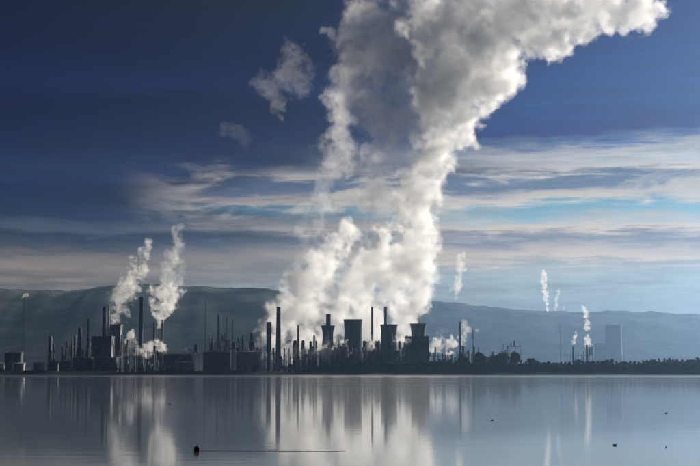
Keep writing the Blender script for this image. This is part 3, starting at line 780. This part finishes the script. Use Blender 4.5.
def swirl(G, amp, lo, seed):
    """bend a field by a smooth random displacement of amp voxels"""
    sh = G.shape; idx = []; fr = []
    for i in range(3):
        c = np.arange(sh[i], dtype=np.float32).reshape([-1 if k == i else 1 for k in range(3)]) + amp * fft_noise(sh, 4.6, lo, seed + i)
        c = np.clip(c, 0, sh[i] - 1.001); f = np.floor(c).astype(np.int32); idx.append(f); fr.append(c - f)
    out = np.zeros(sh, np.float32)
    for a in (0, 1):
        for b in (0, 1):
            for c in (0, 1):
                wgt = (fr[0] if a else 1 - fr[0]) * (fr[1] if b else 1 - fr[1]) * (fr[2] if c else 1 - fr[2])
                out += wgt * G[idx[0] + a, idx[1] + b, idx[2] + c]
    return out

def surface_nets(G, iso):
    inside = G > iso
    nx, ny, nz = G.shape
    cnt = np.zeros((nx - 1, ny - 1, nz - 1), np.int8)
    for a in (0, 1):
        for b in (0, 1):
            for c in (0, 1):
                cnt += inside[a:nx - 1 + a, b:ny - 1 + b, c:nz - 1 + c]
    cells = np.argwhere((cnt > 0) & (cnt < 8))
    if len(cells) == 0: return None
    idx = -np.ones(cnt.shape, np.int64); idx[tuple(cells.T)] = np.arange(len(cells))
    acc = np.zeros((len(cells), 3)); num = np.zeros(len(cells))
    i, j, k = cells.T
    def val(o): return G[i + o[0], j + o[1], k + o[2]]
    corners = [(a, b, c) for a in (0, 1) for b in (0, 1) for c in (0, 1)]
    for o in corners:
        for ax in range(3):
            if o[ax] == 0:
                q = list(o); q[ax] = 1
                va = val(o) - iso; vb = val(q) - iso
                m = (va > 0) != (vb > 0)
                tt = np.where(m, va / np.where(m, va - vb, 1), 0)
                p = np.zeros((len(cells), 3)); p += o; p[:, ax] = tt
                acc[m] += p[m]; num[m] += 1
    V = cells + acc / num[:, None]
    Q = []
    for ax in range(3):
        s0 = [slice(1, -1)] * 3; s1 = [slice(1, -1)] * 3
        s0[ax] = slice(0, -1); s1[ax] = slice(1, None)
        a = inside[tuple(s0)]; b = inside[tuple(s1)]
        e = np.argwhere(a != b)
        off = np.array([1, 1, 1]); off[ax] = 0
        e = e + off
        u, v_ = (ax + 1) % 3, (ax + 2) % 3
        def cid(du, dv):
            c = e.copy(); c[:, u] -= du; c[:, v_] -= dv
            return idx[c[:, 0], c[:, 1], c[:, 2]]
        q = np.stack([cid(1, 1), cid(0, 1), cid(0, 0), cid(1, 0)], 1)
        s = e - off * 0
        flip = ~inside[e[:, 0], e[:, 1], e[:, 2]]
        q[flip] = q[flip][:, ::-1]
        Q.append(q)
    return V, np.concatenate(Q)

def np_mesh(name, V, Q, material):
    me = bpy.data.meshes.new(name)
    me.vertices.add(len(V)); me.vertices.foreach_set('co', V.astype(np.float32).ravel())
    me.loops.add(len(Q) * 4); me.loops.foreach_set('vertex_index', Q.astype(np.int32).ravel())
    me.polygons.add(len(Q)); me.polygons.foreach_set('loop_start', np.arange(0, len(Q) * 4, 4, dtype=np.int32))
    me.update(calc_edges=True); me.validate()
    me.materials.append(material)
    o = bpy.data.objects.new(name, me); C.objects.link(o)
    return o

def steam(name, label, Y, paths, voxel, seed, density=1.0, g=0.36, shells=((0.06, 0.010), (0.20, 0.03), (0.38, 0.07)), rough=0.38, curl=None, lo=0.02, color=(0.998, 0.998, 0.998), depth=1.0, group=None):
    """paths: lists of (px, py, radius px, depth offset m); builds nested closed shells, each an even volume"""
    rnd = random.Random(seed); puffs = []
    if curl is None: curl = 1.9 if voxel > 3.5 else (1.3 if voxel > 2.2 else 0.7)
    mpp = Y / F
    for path in paths:
        P = [(at(p[0], p[1], Y + (p[3] if len(p) > 3 else 0)), p[2] * mpp * 1.18) for p in path]
        for a in range(len(P) - 1):
            (p0, r0), (p1, r1) = P[a], P[a + 1]
            n = max(2, int((p1 - p0).length / (0.35 * (r0 + r1) / 2)))
            for s in range(n):
                u = (s + rnd.random()) / n
                r = r0 + (r1 - r0) * u; c = p0.lerp(p1, u)
                j = Vector([rnd.uniform(-1, 1) for _ in range(3)]) * r * 0.3
                puffs.append((c + j, r * rnd.uniform(0.55, 0.85)))
                for _ in range(4):
                    d = Vector([rnd.gauss(0, 1) for _ in range(3)]).normalized(); d.y *= depth
                    puffs.append((c + d * r * rnd.uniform(0.6, 0.95), r * rnd.uniform(0.2, 0.42)))
    pc = np.array([p[0][:] for p in puffs]); pr = np.array([p[1] for p in puffs])
    pad = 1.15 * pr[:, None] + curl * voxel
    lo_c = (pc - pad).min(0) - voxel * 3; hi_c = (pc + pad).max(0) + voxel * 3
    shape = tuple(int(math.ceil(x)) + 1 for x in (hi_c - lo_c) / voxel)
    G = np.full(shape, -0.6, np.float32)
    ax = [lo_c[i] + np.arange(shape[i]) * voxel for i in range(3)]
    for c, r in zip(pc, pr):
        sl = []
        for i in range(3):
            a = max(0, int((c[i] - 1.55 * r - lo_c[i]) / voxel)); b = min(shape[i], int((c[i] + 1.55 * r - lo_c[i]) / voxel) + 2)
            sl.append(slice(a, b))
        dx = (ax[0][sl[0]] - c[0])[:, None, None]; dy = (ax[1][sl[1]] - c[1])[None, :, None]; dz = (ax[2][sl[2]] - c[2])[None, None, :]
        q = 1.0 - np.sqrt(dx * dx + dy * dy + dz * dz) / r
        sub = G[tuple(sl)]
        np.maximum(sub, q, out=sub)
    N = fft_noise(shape, 3.4, lo, seed); N2 = fft_noise(shape, 3.2, lo * 3, seed + 1); N3 = fft_noise(shape, 2.6, lo * 6, seed + 2)
    G = swirl(G, curl, lo * 1.6, seed + 5)
    far_out = G < -0.35
    G = G + rough * (0.56 * N + 0.36 * (0.8 - 1.6 * np.abs(N2)) + 0.30 * N3) - 0.08
    G[far_out] = -1
    for i in range(3):
        sl = [slice(None)] * 3; sl[i] = 0; G[tuple(sl)] = -1
        sl[i] = -1; G[tuple(sl)] = -1
    root = None
    base = at(paths[0][0][0], paths[0][0][1], Y)
    for n, (iso, dens) in enumerate(shells):
        res = surface_nets(G, iso)
        if res is None: continue
        V, Q = res
        V = V * voxel + lo_c - np.array(base)
        o = np_mesh(name if root is None else (('inner_steam', 'thick_steam', 'dense_core')[n - 1]), V, Q, volume_mat('steam_%d' % n, color, dens * density, g))
        if root is None:
            root = o; o.location = base; tag(o, label, 'steam', group)
        else: o.parent = root
    return root

D = 2560.0
BIG = ((-0.06, 0.004), (0.10, 0.011), (0.30, 0.028))
THIN = ((-0.10, 0.0006), (0.06, 0.0010), (0.22, 0.0013))
SMALL = ((-0.02, 0.012), (0.14, 0.03), (0.35, 0.06))
steam('steam_plume', 'tallest white steam column climbing from the right cooling tower and bending over', 2560,
      [[(418, 326, 9), (418, 312, 11), (418, 298, 14), (415, 270, 18), (413, 240, 21), (417, 210, 21), (426, 175, 23, 20), (436, 145, 27, 40), (446, 115, 34, 60), (455, 85, 42, 80), (470, 55, 48, 100), (500, 32, 48, 120), (545, 18, 46, 130), (600, 8, 34, 130), (640, 2, 26, 140)],
       [(455, 85, 40, 80), (440, 45, 42, 100), (450, 15, 42, 110), (520, 0, 38, 120)]], 4.30, 11, lo=0.021, shells=BIG)
steam('steam_bank', 'broad white bank of steam behind the black chimneys leaning right', 2680,
      [[(276, 356, 11), (272, 341, 14), (279, 320, 20), (296, 300, 24), (315, 280, 23), (330, 260, 19), (339, 242, 14), (346, 224, 9)],
       [(318, 350, 14), (330, 318, 22), (350, 292, 25), (370, 270, 21), (384, 248, 16), (391, 228, 11)],
       [(352, 335, 12), (366, 312, 20), (392, 296, 18), (402, 272, 20)],
       [(296, 350, 14), (302, 332, 18), (312, 318, 20)], [(274, 354, 11), (290, 349, 15), (306, 346, 15), (322, 344, 13)], [(338, 350, 9), (362, 341, 12), (392, 345, 10)], [(400, 345, 9), (404, 325, 11), (408, 300, 14)]], 3.70, 23, lo=0.021, shells=BIG)
steam('steam_plume', 'slender grey wisp of steam rising out of the white bank', 2560,
      [[(308, 268, 17), (313, 240, 14), (319, 212, 12), (326, 182, 13), (336, 152, 17), (342, 122, 20), (345, 95, 20)]], 3.90, 31, lo=0.033, rough=0.5, shells=((-0.06, 0.0013), (0.08, 0.0022), (0.24, 0.0034)))
steam('steam_veil', 'grey veil of thinning steam left of the highest column', 2480,
      [[(380, 262, 16), (374, 228, 14), (368, 192, 16), (372, 155, 21), (374, 115, 30), (370, 80, 34), (380, 48, 38), (400, 22, 38), (425, 4, 34)], [(398, 150, 22), (402, 110, 26), (408, 75, 28), (410, 40, 30)],
       [(345, 110, 18), (348, 84, 22), (348, 58, 24), (356, 25, 26), (372, 4, 24)]], 4.60, 41, lo=0.018, shells=((-0.06, 0.0012), (0.12, 0.003), (0.30, 0.009)))
steam('steam_wisp', 'torn grey scrap of steam drifting high left of the veil', 2780,
      [[(286, 42, 6), (292, 54, 11), (289, 70, 13), (280, 84, 12), (260, 82, 12)], [(292, 72, 11), (298, 94, 9), (310, 70, 9)], [(279, 98, 9), (276, 116, 7)]], 2.86, 43, lo=0.039, rough=0.55, shells=THIN)
steam('steam_wisp', 'faint scrap of steam low left of the torn grey one', 2780,
      [[(222, 128, 5), (234, 130, 7), (244, 136, 8), (243, 152, 7)]], 2.86, 44, lo=0.039, rough=0.55, shells=((-0.08, 0.0006), (0.12, 0.0009)))
steam('steam_plume', 'slanting pale steam plume left of the tallest dark chimney', 2600,
      [[(110, 323, 4), (115, 315, 8), (121, 302, 11), (129, 286, 11), (137, 270, 9), (143, 255, 6.5), (149, 242, 5)]], 2.34, 51, lo=0.039, rough=0.58, shells=((-0.03, 0.005), (0.1, 0.012), (0.3, 0.024)))
steam('steam_plume', 'bright slanting steam plume right of the tallest dark chimney', 2560,
      [[(158, 322, 5), (158, 313, 9), (163, 301, 13), (169, 290, 13), (179, 287, 9)]], 2.34, 53, lo=0.039, rough=0.58, shells=((-0.03, 0.006), (0.1, 0.016), (0.3, 0.035)))
steam('steam_veil', 'thin rising veil above the bright slanting plume', 2575,
      [[(170, 284, 10), (168, 268, 9), (176, 255, 9), (180, 245, 7), (175, 234, 6), (180, 226, 3)], [(180, 285, 5), (184, 262, 4)]], 2.34, 54, lo=0.039, rough=0.55, shells=((-0.02, 0.003), (0.12, 0.005), (0.28, 0.007)))
steam('steam_puff', 'rounded puff of steam over the low structure left of the tallest dark chimney', 2530,
      [[(125, 343, 3.5), (128, 336, 5), (134, 334, 4.5)]], 2.08, 55, lo=0.052, shells=SMALL)
steam('steam_puff', 'low bright puffs of steam around the feet of the short chimneys', 2490,
      [[(134, 355, 4), (138, 350, 5.5), (144, 353, 4)], [(145, 355, 5), (152, 348, 8), (159, 344, 6), (165, 351, 4)]], 2.08, 56, lo=0.052, shells=SMALL)
steam('steam_puff', 'pale flat wisp over the broad blue grey tank', 2500,
      [[(182, 350, 2), (188, 348.5, 2.2), (193, 346.5, 2)]], 1.82, 57, lo=0.065, shells=((0.04, 0.02), (0.25, 0.05)))
steam('steam_puff', 'bright curl of steam in front of the broad cooling tower', 2470,
      [[(347, 340, 1.5), (346.5, 346, 3), (350, 352, 4.5), (357, 354, 3.5), (360, 347, 3), (363, 342.5, 2)]], 1.82, 58, lo=0.065, shells=SMALL)
steam('steam_puff', 'billow of steam around the bell shaped cooling tower base', 2480,
      [[(324, 352, 5), (328, 343, 6), (327, 335, 4)]], 2.08, 59, lo=0.065, shells=((0.04, 0.008), (0.25, 0.02)))
steam('steam_puff', 'bright ragged steam drifting right of the big square block', 2560,
      [[(431, 351, 5), (437, 343, 7), (442, 335, 5), (440, 328, 3)], [(440, 346, 6), (450, 343, 5), (456, 338, 5)], [(446, 354, 3), (454, 351, 3)]], 2.34, 60, lo=0.052, shells=SMALL)
steam('steam_puff', 'pale steam clinging right of the slim grey chimney', 2640,
      [[(463, 342, 4), (465, 333, 5), (466, 325, 4), (470, 332, 3)]], 2.34, 61, lo=0.052, shells=((0.04, 0.012), (0.25, 0.03)))
steam('steam_wisp', 'short bright wisp at the thin pale column', 2650, [[(475, 336, 1.6), (477, 331, 2), (479, 328, 1.4)]], 1.69, 62, lo=0.078, shells=SMALL)
steam('steam_wisp', 'detached upright wisp hanging above the slim grey chimney', 2700,
      [[(457, 296, 4.5), (458, 283, 5.5), (461, 268, 5.5), (461, 254, 4)]], 2.60, 63, lo=0.052, shells=((-0.06, 0.008), (0.10, 0.014), (0.28, 0.02)))
steam('steam_jet', 'tallest of the small bright steam jets, thin and upright', 4000, [[(547.5, 312, 1.8), (546.5, 303, 2.4), (545.5, 293, 3.0), (544.5, 286, 3.5), (544, 277, 3.0), (543.5, 268, 2.2)]], 2.08, 64, lo=0.078, shells=SMALL)
steam('steam_jet', 'short thin steam jet beside the tallest jet', 4000, [[(555.5, 311, 1.6), (556.5, 303, 2.2), (557.5, 295, 2.2), (559.5, 288, 1.4)]], 2.08, 65, lo=0.078, shells=((0.04, 0.015), (0.25, 0.03)))
steam('steam_jet', 'tiny scrap of steam right of two thin jets', 4000, [[(563, 310, 1.6), (564.5, 306, 1.9)]], 2.08, 66, lo=0.078, shells=((0.04, 0.015), (0.25, 0.03)))
steam('steam_jet', 'puffing bright steam jet in three knots', 4000, [[(587.5, 344.5, 4.1), (587, 339, 3.0), (587.5, 332, 1.6), (588.5, 327, 3.8), (586.5, 320, 2.2), (585, 312, 3.8), (584, 308, 3.0)]], 2.08, 67, lo=0.078, shells=SMALL)
steam('steam_jet', 'small leaning steam jet left of the puffing one', 4000, [[(574, 345, 2.2), (574.5, 338, 2.4), (577, 331, 1.6)]], 2.08, 68, lo=0.078, shells=SMALL)
steam('steam_wisp', 'small wisp blowing off the thin flare mast', 2520, [[(22.5, 299, 1.2), (24, 296, 1.8), (27, 294.5, 1.6), (30, 293, 1)]], 1.69, 69, lo=0.078, shells=((0.04, 0.03), (0.25, 0.06)))
steam('steam_puff', 'small pale puff hugging the tank beside the stubby black chimney', 2560, [[(256, 347, 3.5), (260, 342, 4.5), (265, 338, 5)]], 2.08, 70, lo=0.065, shells=SMALL)
steam('steam_puff', 'low steam drifting among the slim black columns', 2475, [[(286, 358, 6), (296, 354, 8), (306, 356, 7), (318, 351, 9)]], 2.08, 71, lo=0.065, rough=0.5, shells=((-0.05, 0.012), (0.12, 0.024), (0.3, 0.04)))
steam('steam_puff', 'low steam drifting between the central tower blocks', 2432, [[(366, 353, 5), (370, 346, 6), (373, 339, 4)], [(398, 356, 6), (402, 347, 7), (402, 337, 6)]], 2.08, 72, lo=0.065, rough=0.5, shells=((-0.05, 0.012), (0.12, 0.024), (0.3, 0.04)))
steam('steam_puff', 'low steam hiding the foot of the bell shaped cooling tower', 2440, [[(316, 356, 5), (324, 351, 7), (333, 355, 6), (341, 349, 6)]], 2.0, 73, lo=0.06, rough=0.55, shells=((-0.06, 0.012), (0.1, 0.024), (0.28, 0.04)))
steam('steam_puff', 'thin steam drifting between framed boiler house and tallest dark chimney', 2480, [[(120, 356, 4), (127, 350, 5), (134, 343, 5), (131, 336, 4)]], 2.0, 74, lo=0.06, rough=0.6, shells=((-0.06, 0.005), (0.1, 0.010), (0.28, 0.016)))

# ------------------------------------------------------------------ haze
def build_haze():
    m = bpy.data.materials.new('haze_air'); m.use_nodes = True
    t = NT(m.node_tree)
    o = t.n.new('ShaderNodeOutputMaterial'); v = t.n.new('ShaderNodeVolumePrincipled')
    v.inputs['Color'].default_value = (0.38, 0.63, 0.98, 1); v.inputs['Density'].default_value = 2.7e-5; v.inputs['Anisotropy'].default_value = 0.8
    t.l.new(v.outputs[0], o.inputs['Volume'])
    x0, x1, y0, y1, z0, z1 = -16000, 16000, -600, 24000, -40, 870
    vs = [(x, y, z) for x in (x0, x1) for y in (y0, y1) for z in (z0, z1)]
    ob = mesh_obj('haze', vs, [(0, 1, 3, 2), (4, 6, 7, 5), (0, 4, 5, 1), (2, 3, 7, 6), (0, 2, 6, 4), (1, 5, 7, 3)], m)
    tag(ob, 'thin blue haze lying over the estuary', 'haze', kind='stuff')
build_haze()
